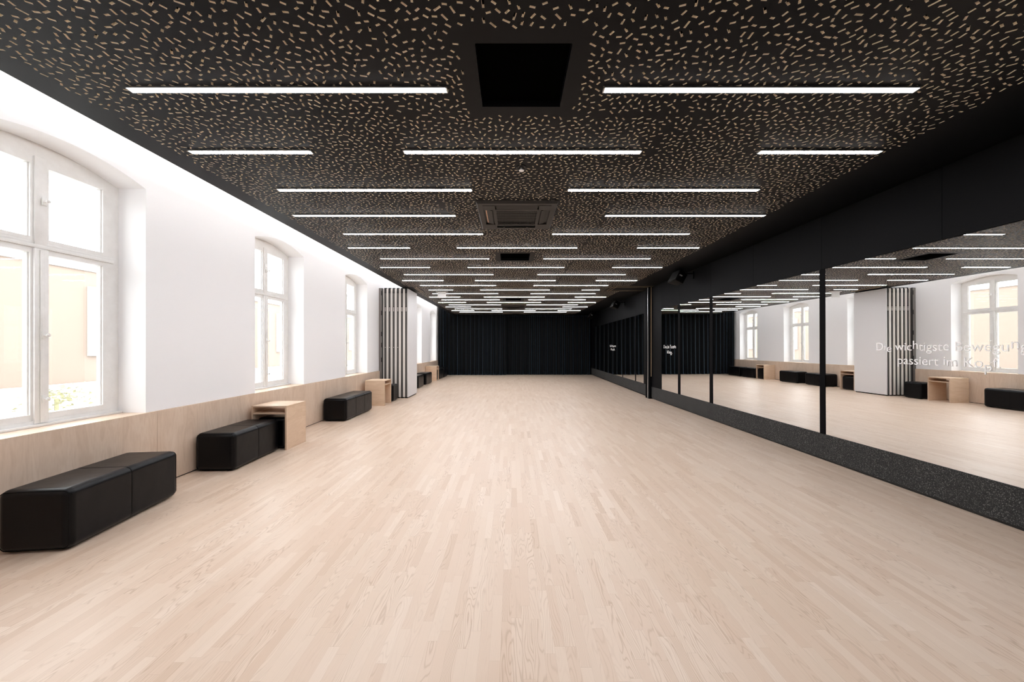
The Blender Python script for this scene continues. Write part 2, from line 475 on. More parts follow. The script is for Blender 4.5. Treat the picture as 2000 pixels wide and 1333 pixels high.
for tx in range(len(XT)-1):
    for ty in range(len(YT)-1):
        x0, x1, y0, y1 = XT[tx], XT[tx+1], YT[ty], YT[ty+1]
        vv = [(x0, y0), (x1, y0), (x1, y1), (x0, y1)]; ff = []; ee = [(0, 1), (1, 2), (2, 3), (3, 0)]
        for (a, b, c, d) in hatches:
            a2, b2, c2, d2 = max(a, x0), min(b, x1), max(c, y0), min(d, y1)
            if a2 < b2 and c2 < d2:
                k = len(vv); vv += [(a2, c2), (b2, c2), (b2, d2), (a2, d2)]; ff.append((k, k+1, k+2, k+3))
        for rc in slots.get((tx, ty), []):
            k = len(vv); vv += rc; ff.append((k, k+1, k+2, k+3)); WV.append(rc)
        ov, oe, of, rv_, re_, rf_ = delaunay_2d_cdt([Vector(p) for p in vv], ee, ff, 0, 1e-7)
        for f, src in zip(of, rf_):
            if src: continue
            T_.append([nv+q for q in f])
        V_ += [(p.x, p.y, CEIL_Z) for p in ov]; nv += len(ov)
gridv = np.array(V_); tri = np.array(T_)
p0, p1, p2 = gridv[tri[:,0]], gridv[tri[:,1]], gridv[tri[:,2]]
nz = np.cross(p1-p0, p2-p0)[:, 2]
tri[nz > 0] = tri[nz > 0][:, ::-1]             # face down, into the room
K = len(WV); rcs = np.array(WV).reshape(-1, 2)
lo_v = np.column_stack([rcs, np.full(4*K, CEIL_Z)]); hi_v = np.column_stack([rcs, np.full(4*K, CEIL_Z+T)])
lo_i = nv + np.arange(4*K).reshape(K, 4); hi_i = nv + 4*K + np.arange(4*K).reshape(K, 4)
wall_f = []
for k in range(4):
    k2 = (k+1) % 4
    wall_f.append(np.stack([lo_i[:,k], hi_i[:,k], hi_i[:,k2], lo_i[:,k2]], 1))
verts = np.vstack([gridv, lo_v, hi_v])
quads = np.vstack(wall_f)
# borders and body of the raft
ex = MB()
ex.add([(RX0,BACK_Y,CEIL_Z),(GX0,BACK_Y,CEIL_Z),(GX0,END_Y,CEIL_Z),(RX0,END_Y,CEIL_Z)], [(0,3,2,1)])
ex.add([(GX1,BACK_Y,CEIL_Z),(RX1,BACK_Y,CEIL_Z),(RX1,END_Y,CEIL_Z),(GX1,END_Y,CEIL_Z)], [(0,3,2,1)])
ex.add([(GX0,BACK_Y,CEIL_Z),(GX1,BACK_Y,CEIL_Z),(GX1,GY0,CEIL_Z),(GX0,GY0,CEIL_Z)], [(0,3,2,1)])
ex.add([(GX0,GY1,CEIL_Z),(GX1,GY1,CEIL_Z),(GX1,END_Y,CEIL_Z),(GX0,END_Y,CEIL_Z)], [(0,3,2,1)])
ex.add([(RX0,BACK_Y,CEIL_Z),(RX0,END_Y,CEIL_Z),(RX0,END_Y,CEIL_Z+0.05),(RX0,BACK_Y,CEIL_Z+0.05)], [(0,1,2,3)])
ex.box(RX0+0.001, RX1, BACK_Y, END_Y, CEIL_Z+0.05, CEIL_Z+0.06, 2)
for (a, b, c_, d) in hatches:      # open hatches: sides and a dark roof
    z0, z1 = CEIL_Z, CEIL_Z+0.045
    ex.add([(a,c_,z0),(b,c_,z0),(b,d,z0),(a,d,z0),(a,c_,z1),(b,c_,z1),(b,d,z1),(a,d,z1)],
           [(0,1,5,4),(1,2,6,5),(2,3,7,6),(3,0,4,7)], 0)
    ex.add([(a,c_,z1),(b,c_,z1),(b,d,z1),(a,d,z1)], [(0,1,2,3)], 2)
k0 = len(verts)
verts = np.vstack([verts, np.array(ex.v)])
quads = np.vstack([quads, np.array(ex.f)+k0])
mi = np.concatenate([np.zeros(len(tri), int), np.ones(4*K, int), np.array(ex.mi)])
loops = np.concatenate([tri.ravel(), quads.ravel()]); tot = np.concatenate([np.full(len(tri), 3), np.full(len(quads), 4)])
start = np.concatenate([[0], np.cumsum(tot)[:-1]])
me = bpy.data.meshes.new('ceiling')
me.vertices.add(len(verts)); me.vertices.foreach_set('co', verts.ravel().astype(np.float32))
me.loops.add(len(loops)); me.loops.foreach_set('vertex_index', loops.astype(np.int32))
me.polygons.add(len(tot)); me.polygons.foreach_set('loop_start', start.astype(np.int32))
me.polygons.foreach_set('loop_total', tot.astype(np.int32))
me.polygons.foreach_set('material_index', mi.astype(np.int32))
me.polygons.foreach_set('use_smooth', np.zeros(len(tot), bool))
for m_ in (M_ceil, M_slot, M_black): me.materials.append(m_)
me.update(calc_edges=True); me.validate()
raft = bpy.data.objects.new('ceiling', me); COL.objects.link(raft)
struct(raft, 'black suspended ceiling cut with thousands of short slots')

# partition track and pocket outlines in the ceiling
tk = MB(); zt = CEIL_Z-0.004
def strip(x0, x1, y0, y1): tk.box(x0, x1, y0, y1, zt, CEIL_Z+0.001)
strip(-2.60, 3.70, 9.985, 9.997)
strip(-2.66, -2.645, 10.09, 10.86); strip(-2.60, -2.585, 9.985, 10.86)
strip(-2.98, -2.585, 10.86, 10.875)
strip(2.73, 3.79, 9.86, 9.872); strip(2.73, 2.742, 9.86, 10.66); strip(2.82, 2.832, 9.872, 10.60)
strip(2.73, 3.79, 10.648, 10.66)
struct(tk.build('trim_20', M_brass), 'raw timber edge lining the partition track in the ceiling')

# ------------------------------------------------------------------ right wall, near room
wr = MB(); Y0, Y1 = BACK_Y, 9.98
MIR_Z0, MIR_Z1 = 0.325, 2.36
wr.skew(XR, Y0, Y1, 0, CEIL_Z+0.06, -0.25, -0.03)                 # backing wall
up = [Y0, -0.49, 0.78, 2.05, 3.32, 4.59, 5.86, 7.08, 8.40, 9.345, Y1]
for a, b in zip(up[:-1], up[1:]): wr.skew(XR, a+0.002, b-0.002, MIR_Z1+0.004, CEIL_Z-0.002, -0.03, 0.0)
wr.skew(XR, 9.347, Y1, MIR_Z0, MIR_Z1+0.004, -0.03, 0.0)          # plain panel by the jamb
struct(wr.build('wall_right', M_bwall), 'blue-black panelled wall above the mirrors')
wf = MB()
wf.skew(XF, 10.25, END_Y, 0, CEIL_Z+0.06, -0.25, -0.03)
fu = [10.25, 11.40, 12.88, 14.3, 15.66, 17.08, END_Y]
for a, b in zip(fu[:-1], fu[1:]): wf.skew(XF, a+0.002, b-0.002, 2.364, CEIL_Z-0.002, -0.03, 0.0)
wf.skew(XF, 10.25, 10.66, 0.345, 2.364, -0.03, 0.0); wf.skew(XF, 17.9, END_Y, 0.345, 2.364, -0.03, 0.0)
struct(wf.build('wall_far_right', M_bwall), 'blue-black wall above the mirrors of the rear room')
struct(MB().skew(XR, Y0, Y1, 0.028, MIR_Z0, -0.03, 0.006).build('baseboard_right', M_skirt), 'speckled black rubber-granulate plinth under the mirrors')
struct(MB().skew(XF, 10.25, END_Y, 0.035, 0.345, -0.03, 0.006).build('baseboard_far_right', M_skirt), 'speckled plinth in the rear room')
struct(MB().skew(XR, Y0, Y1, 0.0, 0.028, -0.03, -0.02).build('trim_21', M_core_dark), 'recess below the plinth')

def mirror(XW, y0, y1, z0, z1, label):
    root = empty('wall_mirror', (XW((y0+y1)/2), (y0+y1)/2, z0))
    lx_, ly_ = XW((y0+y1)/2), (y0+y1)/2
    def loc(mb):
        mb.v = [(x-lx_, y-ly_, z-z0) for (x, y, z) in mb.v]; return mb
    gm = loc(MB().skew(XW, y0+0.004, y1-0.004, z0+0.003, z1-0.003, -0.012, -0.002))
    gm.v = [(x-0.003*z, y, z) for x, y, z in gm.v]          # hung leaning very slightly forward
    gm.build('glass', M_mirror, root)
    loc(MB().skew(XW, y0, y1, z0, z1, -0.029, -0.0125)).build('backing_board', M_post, root)
    tag(root, label, 'mirror', 'tall mirrors along the right wall')
    return root
mirror(XR, 2.09, 4.535, MIR_Z0, MIR_Z1, 'largest wall mirror, nearest the camera, with two lines of white lettering')
mirror(XR, 4.615, 7.015, MIR_Z0, MIR_Z1, 'wide wall mirror just beyond the thick black post, without lettering')
mirror(XR, 7.125, 8.335, MIR_Z0, MIR_Z1, 'narrow plain wall mirror between two black posts, next to the small lettered one')
mirror(XR, 8.445, 9.34, MIR_Z0, MIR_Z1, 'narrowest lettered wall mirror, beside the partition jamb')
mirror(XF, 10.665, 11.39, 0.345, 2.36, 'narrow rear-room mirror closest to the partition jamb')
mirror(XF, 11.47, 12.84, 0.345, 2.36, 'plain rear-room mirror second from the partition jamb')
mirror(XF, 12.90, 15.63, 0.345, 2.36, 'rear-room mirror carrying the smallest white lettering')
mirror(XF, 15.68, 17.9, 0.345, 2.36, 'rearmost mirror beside the black curtain')
n = 22
for (XW, a, b, z0, z1) in ((XR, 4.537, 4.612, MIR_Z0, MIR_Z1), (XR, 7.018, 7.122, MIR_Z0, MIR_Z1), (XR, 8.338, 8.442, MIR_Z0, MIR_Z1),
                           (XF, 11.393, 11.467, 0.345, 2.36), (XF, 12.843, 12.897, 0.345, 2.36), (XF, 15.633, 15.677, 0.345, 2.36)):
    struct(MB().skew(XW, a, b, z0, z1, -0.03, 0.004).build('trim_%d' % n, M_post), 'black post between two wall mirrors'); n += 1

# partition jamb on the right wall
jr = empty('partition_jamb', (3.79, 10.1, 0))
MB().box(-0.075, 0.03, -0.115, 0.145, 0, CEIL_Z-0.002).build('post', M_post, jr)
MB().box(-0.097, -0.0755, -0.075, -0.045, 0, CEIL_Z-0.006).build('aluminium_profile', M_alu, jr)['label'] = 'bright aluminium closing profile'
MB().box(-0.03, -0.012, -0.123, -0.1155, 0.6, CEIL_Z-0.002).build('timber_strip', M_brass, jr)
tag(jr, 'dark jamb with a bright metal profile where the folding partition closes on the right wall', 'door jamb')

# ------------------------------------------------------------------ lettering on the mirrors
dg = None
def text_mesh(s, size, extrude=0.0):
    cu = bpy.data.curves.new('t', 'FONT'); cu.body = s; cu.size = size; cu.extrude = extrude; cu.resolution_u = 4; cu.offset = -0.0006
    ob = bpy.data.objects.new('t', cu); COL.objects.link(ob)
    bpy.context.view_layer.update()
    d = bpy.context.evaluated_depsgraph_get()
    m = bpy.data.meshes.new_from_object(ob.evaluated_get(d))
    bpy.data.objects.remove(ob); bpy.data.curves.remove(cu)
    return m
def xmax(s, size):
    m = text_mesh(s, size); r = max(v.co.x for v in m.vertices); bpy.data.meshes.remove(m); return r
def lettering(root, XW, y_start, y_end, z, s, shifts, size=0.118, thick=0.0012):
    """one mesh per letter; the line runs from y_start towards the camera, ending at y_end"""
    adv = []
    for k in range(len(s)):
        adv.append(xmax(s[:k]+'|', size) - xmax('|', size))
    total = xmax(s, size); kx = (y_start-y_end)/total
    for k, ch in enumerate(s):
        if ch == ' ': continue
        m = text_mesh(ch, size, thick)
        me_ = m
        y0 = y_start - adv[k]*kx
        for v in me_.vertices:
            u, w, t = v.co.x*kx, v.co.y, v.co.z
            yy = y0 - u
            v.co = (XW(yy) - 0.0020 - t - root.location.x, yy-root.location.y, z + w + shifts.get(k, 0) - root.location.z)
        me_.materials.clear(); me_.materials.append(M_letter)
        o_ = bpy.data.objects.new('letter', me_); COL.objects.link(o_); o_.parent = root
la = empty('mirror_lettering', (XR(3.3), 3.3, 1.2))
lettering(la, XR, 3.915, 2.765, 1.364, 'Die wichtigste Bewegung', {2: -0.016, 7: 0.016, 13: 0.004, 18: 0.0, 21: 0.022})
lettering(la, XR, 3.70, 2.925, 1.230, 'passiert im Kopf.', {9: 0.006, 14: -0.030, 15: 0.006})
tag(la, 'white raised lettering reading Die wichtigste Bewegung passiert im Kopf on the nearest mirror', 'lettering', 'lettering on the mirrors')
lb = empty('mirror_lettering', (XR(8.9), 8.9, 1.2))
lettering(lb, XR, 9.22, 8.55, 1.365, 'Durchs Tanzen', {3: -0.014, 11: 0.016})
lettering(lb, XR, 9.03, 8.74, 1.240, 'klug.', {3: -0.01})
tag(lb, 'small two-line white lettering on the narrow mirror beside the partition jamb', 'lettering', 'lettering on the mirrors')
lc = empty('mirror_lettering', (XF(14.3), 14.3, 1.2))
lettering(lc, XF, 14.75, 13.8, 1.395, 'Sichtbare', {3: 0.012, 5: -0.012}, size=0.125)
lettering(lc, XF, 14.62, 13.93, 1.262, 'Musik.', {2: -0.01}, size=0.125)
tag(lc, 'smallest white lettering, far off on a mirror of the rear room', 'lettering', 'lettering on the mirrors')

# ================================================================== FOLDING PARTITION STACK
ps = empty('folding_partition', (-3.2, 10.08, 0))
def P(mb): mb.v = [(x+3.2, y-10.08, z) for (x, y, z) in mb.v]; return mb
P(MB().box(-3.598, -3.51, 10.03, 10.30, 0, CEIL_Z-0.02)).build('wall_jamb', M_core, ps)
dj = MB()
dj.box(-3.512, -3.503, 10.026, 10.06, 0.0, CEIL_Z-0.02)
for z in (2.86, 2.32, 1.75, 1.45, 1.05): dj.box(-3.535, -3.512, 10.022, 10.03, z-0.06, z+0.06)
P(dj).build('gasket', M_core_dark, ps)
x = -3.50; PT = 0.112
edges = [0.0, 0.0, 0.0, 0.0, 0.0, 0.0]
for k in range(6):
    x0 = -3.497 + k*(PT+0.0015); x1 = x0+PT
    zb, zt_ = 0.03, CEIL_Z-0.03
    yf = 10.08; yb = 11.02
    pn = MB()
    core = P(MB().box(x0+0.024, x1-0.024, yf+0.012, yb-0.01, zb, zt_-0.08)).build('core', M_core, ps)
    core_g = MB(); core_g.box(x0+0.03, x1-0.03, yf+0.004, yf+0.012, zt_-0.12, zt_-0.02); core_g.box(x0+0.05, x0+0.062, yf+0.004, yf+0.012, zb, zt_-0.1)
    core_g.box(x0+0.024, x1-0.024, yf+0.02, yb-0.02, 0.0, zb); core_g.box(x0+0.024, x1-0.024, yf+0.02, yb-0.02, zt_-0.08, CEIL_Z-0.004)
    P(core_g).build('gasket', M_core_dark, core)
    for (a, b) in ((x0, x0+0.0235), (x1-0.0235, x1)):
        mb = MB().box(a, b, yf, yb, zb, zt_)
        fo = P(mb).build('face_panel', M_panel if (k == 5 and b == x1) else M_edge, ps)
    for z in (2.463, 2.424, 2.385):
        d_ = MB(); d_.lathe([(0, 0.0), (0.0135, 0.0), (0.0135, 0.004), (0.009, 0.006), (0.0, 0.006)], seg=10)
        cx_ = (x0+x1)/2
        d_.v = [(v[0]+cx_, yf+0.006-v[2], v[1]+z) for v in d_.v]
        P(d_).build('bolt', M_edge, core)
    lk = MB(); cx_ = (x0+x1)/2
    lk.box(cx_-0.012, cx_+0.012, yf+0.003, yf+0.012, 2.485, 2.505); lk.box(cx_-0.012, cx_+0.012, yf+0.003, yf+0.012, 2.345, 2.365)
    P(lk).build('latch', M_core_dark, core)
    if k < 4:
        d_ = MB(); d_.lathe([(0, 0.0), (0.009, 0.0), (0.009, 0.006), (0.0, 0.006)], seg=10)
        d_.v = [(v[0]+cx_, yf+0.008-v[2], v[1]+1.385) for v in d_.v]; P(d_).build('bolt', M_edge, core)
tag(ps, 'white folding partition parked as a stack of upright panels against the window wall', 'room divider')

# ================================================================== LINEAR LIGHTS
def lamp_proto(L):
    r = empty('linear_ceiling_light', (0, 0, CEIL_Z))
    MB().box(-L/2, L/2, -0.023, 0.023, -0.007, -0.001).box(-L/2, L/2, -0.0245, -0.0215, -0.0125, -0.001).box(-L/2, L/2, 0.0215, 0.0245, -0.0125, -0.001).build('housing', M_alu, r)
    MB().box(-L/2+0.004, L/2-0.004, -0.0212, 0.0212, -0.0145, -0.0072).build('diffuser', M_tube, r, 0.002, 2)
    MB().box(-L/2-0.005, -L/2+0.003, -0.0245, 0.0245, -0.0135, -0.001).build('end_cap', M_alu, r)
    MB().box(L/2-0.003, L/2+0.005, -0.0245, 0.0245, -0.0135, -0.001).build('end_cap', M_alu, r)
    return r
protos = {}
ROWY = lambda k: 2.309 + 0.7365*(k-1)
ordn = {-1: 'behind the camera', 0: 'overhead of the camera', 1: 'nearest', 2: 'second-nearest', 3: 'third-nearest', 4: 'fourth-nearest', 5: 'fifth-nearest', 6: 'sixth-nearest',
        7: 'seventh-nearest', 8: 'eighth-nearest', 9: 'ninth-nearest', 10: 'tenth-nearest', 11: 'eleventh-nearest', 12: 'twelfth-nearest'}
farn = {13: 'ninth-farthest', 14: 'eighth-farthest', 15: 'seventh-farthest', 16: 'sixth-farthest', 17: 'fifth-farthest', 18: 'fourth-farthest', 19: 'third-farthest', 20: 'second-farthest', 21: 'farthest'}
ordn.update(farn)
for k in range(-1, 22):
    if k == 4: L_ = [(-2.667, -0.681), (1.143, 3.098)]
    elif k == 12: L_ = [(-2.33, -1.65), (-0.88, 1.07), (1.98, 2.48)]
    elif k == 18: L_ = [(-2.62, -1.65), (2.06, 3.04)]
    elif k % 2: L_ = [(-2.385, -0.405), (0.575, 2.53)]
    else: L_ = [(-2.645, -1.645), (-0.885, 1.065), (2.05, 3.025)]
    for i, (a, b) in enumerate(L_):
        Ln = round(b-a, 2); key = round(Ln, 1)
        if key not in protos:
            protos[key] = lamp_proto(Ln); o_ = protos[key]
        else: o_ = copy_tree(protos[key])
        o_.location = ((a+b)/2, ROWY(k), CEIL_Z)
        side = ['left', 'right'][i] if len(L_) == 2 else ['left', 'middle', 'right'][i]
        row = 'of the %s row' % ordn[k] if k > 0 else 'in the row %s' % ordn[k]
        size = 'long' if Ln > 1.5 else 'short'
        tag(o_, '%s glowing linear ceiling light, %s one %s' % (size, side, row), 'ceiling light', 'linear lights on the black ceiling')
# cove light behind the raft edge
cv = empty('cove_light', (-2.960, 8.5, CEIL_Z+0.06))
MB().box(-0.02, 0.02, -9.9, 9.6, 0.001, 0.012).build('profile', M_alu, cv)
MB().box(-0.015, 0.015, -9.85, 9.55, 0.012, 0.026).build('diffuser', M_cove, cv)
tag(cv, 'continuous strip light hidden on the ceiling edge, washing the window wall', 'cove light')

# ================================================================== CEILING FITTINGS
def cassette():
    r = empty('air_conditioner', (0, 0, CEIL_Z))
    H = 0.462
    f = MB(); z0, z1 = -0.030, -0.001
    # chamfered rim
    o_, i_ = H, H-0.075
    v = [(-o_,-o_,z1),(o_,-o_,z1),(o_,o_,z1),(-o_,o_,z1),(-o_+.02,-o_+.02,z0),(o_-.02,-o_+.02,z0),(o_-.02,o_-.02,z0),(-o_+.02,o_-.02,z0),
         (-i_,-i_,z0),(i_,-i_,z0),(i_,i_,z0),(-i_,i_,z0)]
    f.add(v, [(0,1,5,4),(1,2,6,5),(2,3,7,6),(3,0,4,7),(4,5,9,8),(5,6,10,9),(6,7,11,10),(7,4,8,11)])
    for sx_ in (-1, 1):
        for sy_ in (-1, 1):
            a, b = sorted((sx_*0.25, sx_*i_)); c_, d = sorted((sy_*0.25, sy_*i_))
            f.box(a, b, c_, d, z0-0.004, z0+0.012)
    for (a, b, c_, d) in ((-0.25,0.25,-0.275,-0.24),(-0.25,0.25,0.24,0.275),(-0.275,-0.24,-0.275,0.275),(0.24,0.275,-0.275,0.275)):
        f.box(a, b, c_, d, z0-0.004, z0+0.012)
    f.build('frame', M_ac, r)
    MB().box(-i_, i_, -i_, i_, -0.010, -0.004).build('backing', M_ac_dark, r)
    gr = MB()
    for k in range(25): x_ = -0.236 + k*0.0197; gr.box(x_-0.003, x_+0.003, -0.24, 0.24, -0.030, -0.018)
    for k in range(6): y_ = -0.22+k*0.088; gr.box(-0.24, 0.24, y_-0.004, y_+0.004, -0.032, -0.030)
    gr.build('grille', M_ac, r)
    for k in range(4):
        fl = MB()
        fl.add([(-0.235,0.287,-0.030),(0.235,0.287,-0.030),(0.235,0.352,-0.014),(-0.235,0.352,-0.014),
                (-0.235,0.287,-0.036),(0.235,0.287,-0.036),(0.235,0.352,-0.020),(-0.235,0.352,-0.020)],
               [(0,1,2,3),(7,6,5,4),(0,4,5,1),(1,5,6,2),(2,6,7,3),(3,7,4,0)])
        R = Matrix.Rotation(k*math.pi/2, 3, 'Z'); fl.v = [tuple(R @ Vector(p)) for p in fl.v]
        fo = fl.build('air_flap', M_ac, r)
    MB().box(-0.365, -0.335, -0.21, 0.21, -0.020, -0.011).build('copper_fins', M_warm, r)['label'] = 'copper coloured fins showing behind the left flap'
    return r
a0 = cassette(); a0.location = (AC[0][0], AC[0][1], CEIL_Z)
tag(a0, 'square dark grey air conditioner cassette in the ceiling, the near and larger-looking one', 'air conditioner', 'ceiling cassettes')
a1 = copy_tree(a0); a1.location = (AC[1][0], AC[1][1], CEIL_Z)
a1['label'] = 'air conditioner cassette far off in the ceiling, in front of the curtain'

sp = empty('sprinkler_head', (0.09, 3.33, CEIL_Z))
MB().lathe([(0.030,0.0),(0.048,-0.001),(0.050,-0.004),(0.044,-0.006),(0.030,-0.003)], seg=28).build('rosette', M_ac, sp)
MB().lathe([(0.0,-0.002),(0.010,-0.002),(0.010,-0.020),(0.018,-0.022),(0.024,-0.026),(0.022,-0.030),(0.0,-0.031)], seg=20).build('deflector', M_letter, sp)
tag(sp, 'small pale sprinkler head in a round dark rosette behind the middle light', 'sprinkler')

sg = empty('hanging_sign', (-2.03, 10.78, CEIL_Z))
MB().box(-0.17, 0.17, -0.03, 0.03, -0.022, -0.001).build('mounting_plate', M_sign, sg, 0.003)
MB().box(-0.12, 0.12, -0.010, 0.010, -0.185, -0.022).build('sign_panel', M_sign, sg, 0.002)
tag(sg, 'small blank white sign hanging from the ceiling beyond the folded partition', 'sign')

def speaker():
    r = empty('wall_speaker')
    b = MB()  # tapered cabinet, long axis along Y, front tilted into the room (-X, down)
    v = [(-0.13,-0.24,-0.16),(0.10,-0.17,-0.13),(0.10,0.17,-0.13),(-0.13,0.24,-0.16),(-0.13,-0.24,0.15),(0.10,-0.17,0.12),(0.10,0.17,0.12),(-0.13,0.24,0.15)]
    b.add(v, [(0,3,2,1),(4,5,6,7),(0,1,5,4),(1,2,6,5),(2,3,7,6),(3,0,4,7)])
    cb = b.build('cabinet', M_spk, r, 0.02, 3); cb.rotation_euler = (0, math.radians(28), 0)
    gm = MB().box(-0.142, -0.131, -0.21, 0.21, -0.13, 0.12).build('grille', M_ac_dark, r, 0.004); gm.rotation_euler = (0, math.radians(28), 0)
    k = MB(); k.box(0.02, 0.345, -0.015, 0.015, 0.10, 0.12); k.box(0.335, 0.355, -0.04, 0.04, -0.02, 0.16); k.tube([(0.0,-0.19,0.0),(0.0,-0.20,0.14),(0.14,-0.10,0.14),(0.20,0.0,0.115)], 0.006)
    k.build('bracket', M_spk, r)
    bd = MB().box(-0.10, -0.03, -0.262, -0.236, -0.02, 0.005).build('glint_tab', M_alu, r); bd['label'] = 'bright metal tab added as the glint on the cabinet'  # added metal tab stands in for the white glint on the speaker
    bd.rotation_euler = (0, math.radians(28), 0)
    return r
s0 = speaker(); s0.location = (XR(7.75)-0.305, 7.75, 2.84); s0.scale = (0.85, 0.85, 0.85)
tag(s0, 'black loudspeaker with an added glint tab, high on the near right wall', 'speaker', 'loudspeakers on the right wall')
s1 = copy_tree(s0); s1.location = (XF(12.6)-0.305, 12.6, 2.82); s1['label'] = 'black loudspeaker high on the right wall just beyond the partition jamb'
s2 = copy_tree(s0); s2.location = (XF(16.9)-0.305, 16.9, 2.82); s2['label'] = 'farthest black loudspeaker, high on the right wall near the curtain'

# ================================================================== CURTAINS
def curtain(path, z0, z1, seed, label):
    """pleated cloth hung along a polyline of (x, y) points"""
    r_ = random.Random(seed)
    P_ = [Vector(p) for p in path]; L = [0.0]
    for a, b in zip(P_[:-1], P_[1:]): L.append(L[-1]+(b-a).length)
    def at(s_):
        for k in range(len(P_)-1):
            if s_ <= L[k+1] or k == len(P_)-2:
                t = (s_-L[k])/(L[k+1]-L[k]); d = (P_[k+1]-P_[k]).normalized()
                return P_[k].lerp(P_[k+1], t), Vector((d.y, -d.x))
    n = int(L[-1]/0.012); m = 14
    ph = [0.0]
    for i in range(n): ph.append(ph[-1] + 2*math.pi*(0.012/0.21)*(0.7+0.6*r_.random()))
    amps = [r_.uniform(0.7, 1.25) for _ in range(int(ph[-1]/6.28)+3)]
    sway = [(r_.uniform(-1, 1), r_.uniform(0.5, 2.2), r_.uniform(0, 6)) for _ in range(5)]
    vs = []; fs = []
    for j in range(m+1):
        zf = j/m; z = z0+(z1-z0)*zf; drop = (1-zf)**1.6
        for i in range(n+1):
            s_ = L[-1]*i/n; p, nn = at(s_)
            k = ph[i]/(2*math.pi); a0 = amps[int(k)]*(1-k%1)+amps[int(k)+1]*(k%1)
            ds = sum(a*0.02*math.sin(b*s_+c_) for a, b, c_ in sway)*drop
            off = 0.052*a0*math.sin(ph[i]) + 0.016*math.sin(ph[i]*0.5+1.1)*(0.3+drop)
            tt = Vector((-nn.y, nn.x))
            q = p + nn*off + tt*ds*min(1, s_/0.3)*min(1, (L[-1]-s_)/0.3)
            vs.append((q.x, q.y, z))
    for j in range(m):
        for i in range(n):
            a = j*(n+1)+i; fs.append((a, a+1, a+n+2, a+n+1))
    mb = MB(); mb.add(vs, fs, 0, True)
    o_ = mb.build('stage_curtain', M_curtain)
    md = o_.modifiers.new('cloth_thickness', 'SOLIDIFY'); md.thickness = 0.004
    return tag(o_, label, 'curtain', 'curtains across the end of the hall')
curtain([(-3.49, 17.86), (-3.485, 18.22), (-3.44, 18.31), (-3.35, 18.35), (-0.28, 18.36)], 0.012, 3.36, 3, 'left half of the floor-length black velvet curtain, with bluish folds at the window side')
curtain([(-0.36, 18.56), (3.97, 18.56)], 0.012, 3.0, 5, 'right half of the floor-length black velvet curtain, in even shade')

# ================================================================== BENCHES AND STOOLS
def upholstered(name, W, L, H, units):
    r = empty(name)
    b = MB().box(-W/2, W/2, -L/2, L/2, 0.008, H)
    o_ = b.build('cushion', M_leather, r)
    bm = bmesh.new(); bm.from_mesh(o_.data)
    bmesh.ops.bevel(bm, geom=list(bm.edges), offset=0.050, segments=7, affect='EDGES', profile=0.5)
    for k in range(1, units):
        yk = -L/2 + L*k/units
        for dy in (-0.012, 0.0, 0.012):
            bmesh.ops.bisect_plane(bm, geom=bm.verts[:]+bm.edges[:]+bm.faces[:], plane_co=(0, yk+dy, 0), plane_no=(0, 1, 0))
        for v in bm.verts:
            if abs(v.co.y-yk) < 1e-4:
                v.co.x *= 1-0.006/(W/2)*1.0
                if v.co.z > H*0.5: v.co.z -= 0.006
    for f in bm.faces: f.smooth = True
    bm.to_mesh(o_.data); bm.free()
    # stitched seams: along the top edges, and around the body between units
    rr_ = 0.050
    def ring_y(y, inset=0.0):
        pts = []
        for (cx_, cz, a0_) in ((W/2-rr_, H-rr_, 0), (-W/2+rr_, H-rr_, 90), (-W/2+rr_, 0.008+rr_, 180), (W/2-rr_, 0.008+rr_, 270)):
            for q in range(0, 91, 18):
                t = math.radians(a0_+q); pts.append((cx_+(rr_-inset)*math.cos(t), y, cz+(rr_-inset)*math.sin(t)))
        return pts
    for k in range(1, units):
        MB().tube(ring_y(-L/2+L*k/units, 0.0045), 0.0022, 6, closed=True).build('seam', M_seam, r)
    for y in (-L/2+0.013, L/2-0.013): MB().tube(ring_y(y, 0.0125), 0.0022, 6, closed=True).build('piping', M_seam, r)
    for sx_ in (-1, 1):
        for sy_ in (-1, 1): MB().box(sx_*(W/2-0.09)-0.03, sx_*(W/2-0.09)+0.03, sy_*(L/2-0.09)-0.03, sy_*(L/2-0.09)+0.03, 0.0, 0.010).build('foot', M_core_dark, r)
    wn_ = o_.modifiers.new('weighted_normals', 'WEIGHTED_NORMAL'); wn_.keep_sharp = False; wn_.weight = 100
    return r
BG = 'black leather benches along the window wall'
SGp = 'black leather cube stools along the window wall'
b1 = upholstered('bench', 0.435, 0.97, 0.43, 2); b1.location = (-3.292, 2.975, 0); b1.rotation_euler.z = 0.125
tag(b1, 'nearest black leather bench, set slightly askew under the big near window', 'bench', BG)
b2 = upholstered('bench', 0.43, 0.86, 0.43, 2); b2.location = (-3.338, 4.565, 0); b2.rotation_euler.z = 0.035
tag(b2, 'black leather bench touching the near plywood desk', 'bench', BG)
b3 = upholstered('bench', 0.44, 1.30, 0.43, 3); b3.location = (-3.315, 7.58, 0)
tag(b3, 'longest black leather bench, between the two plywood desks', 'bench', BG)
b4 = copy_tree(b2); b4.location = (-3.34, 12.80, 0); b4.rotation_euler.z = 0.02
b4['label'] = 'black leather bench just visible beyond the white partition stack'
b5 = copy_tree(b2); b5.location = (-3.33, 14.02, 0); b5.rotation_euler.z = -0.03
b5['label'] = 'black leather bench in front of the rear plywood desk, second past the partition'
b6 = copy_tree(b2); b6.location = (-3.30, 16.30, 0); b6.rotation_euler.z = -0.03
b6['label'] = 'black leather bench behind the rear desk, towards the curtain'
b7 = copy_tree(b2); b7.location = (-3.285, 17.28, 0); b7.rotation_euler.z = 0.0
b7['label'] = 'rearmost black leather bench, right in front of the curtain'
c1_ = upholstered('cube_stool', 0.40, 0.42, 0.43, 1); c1_.location = (-3.29, 5.27, 0)
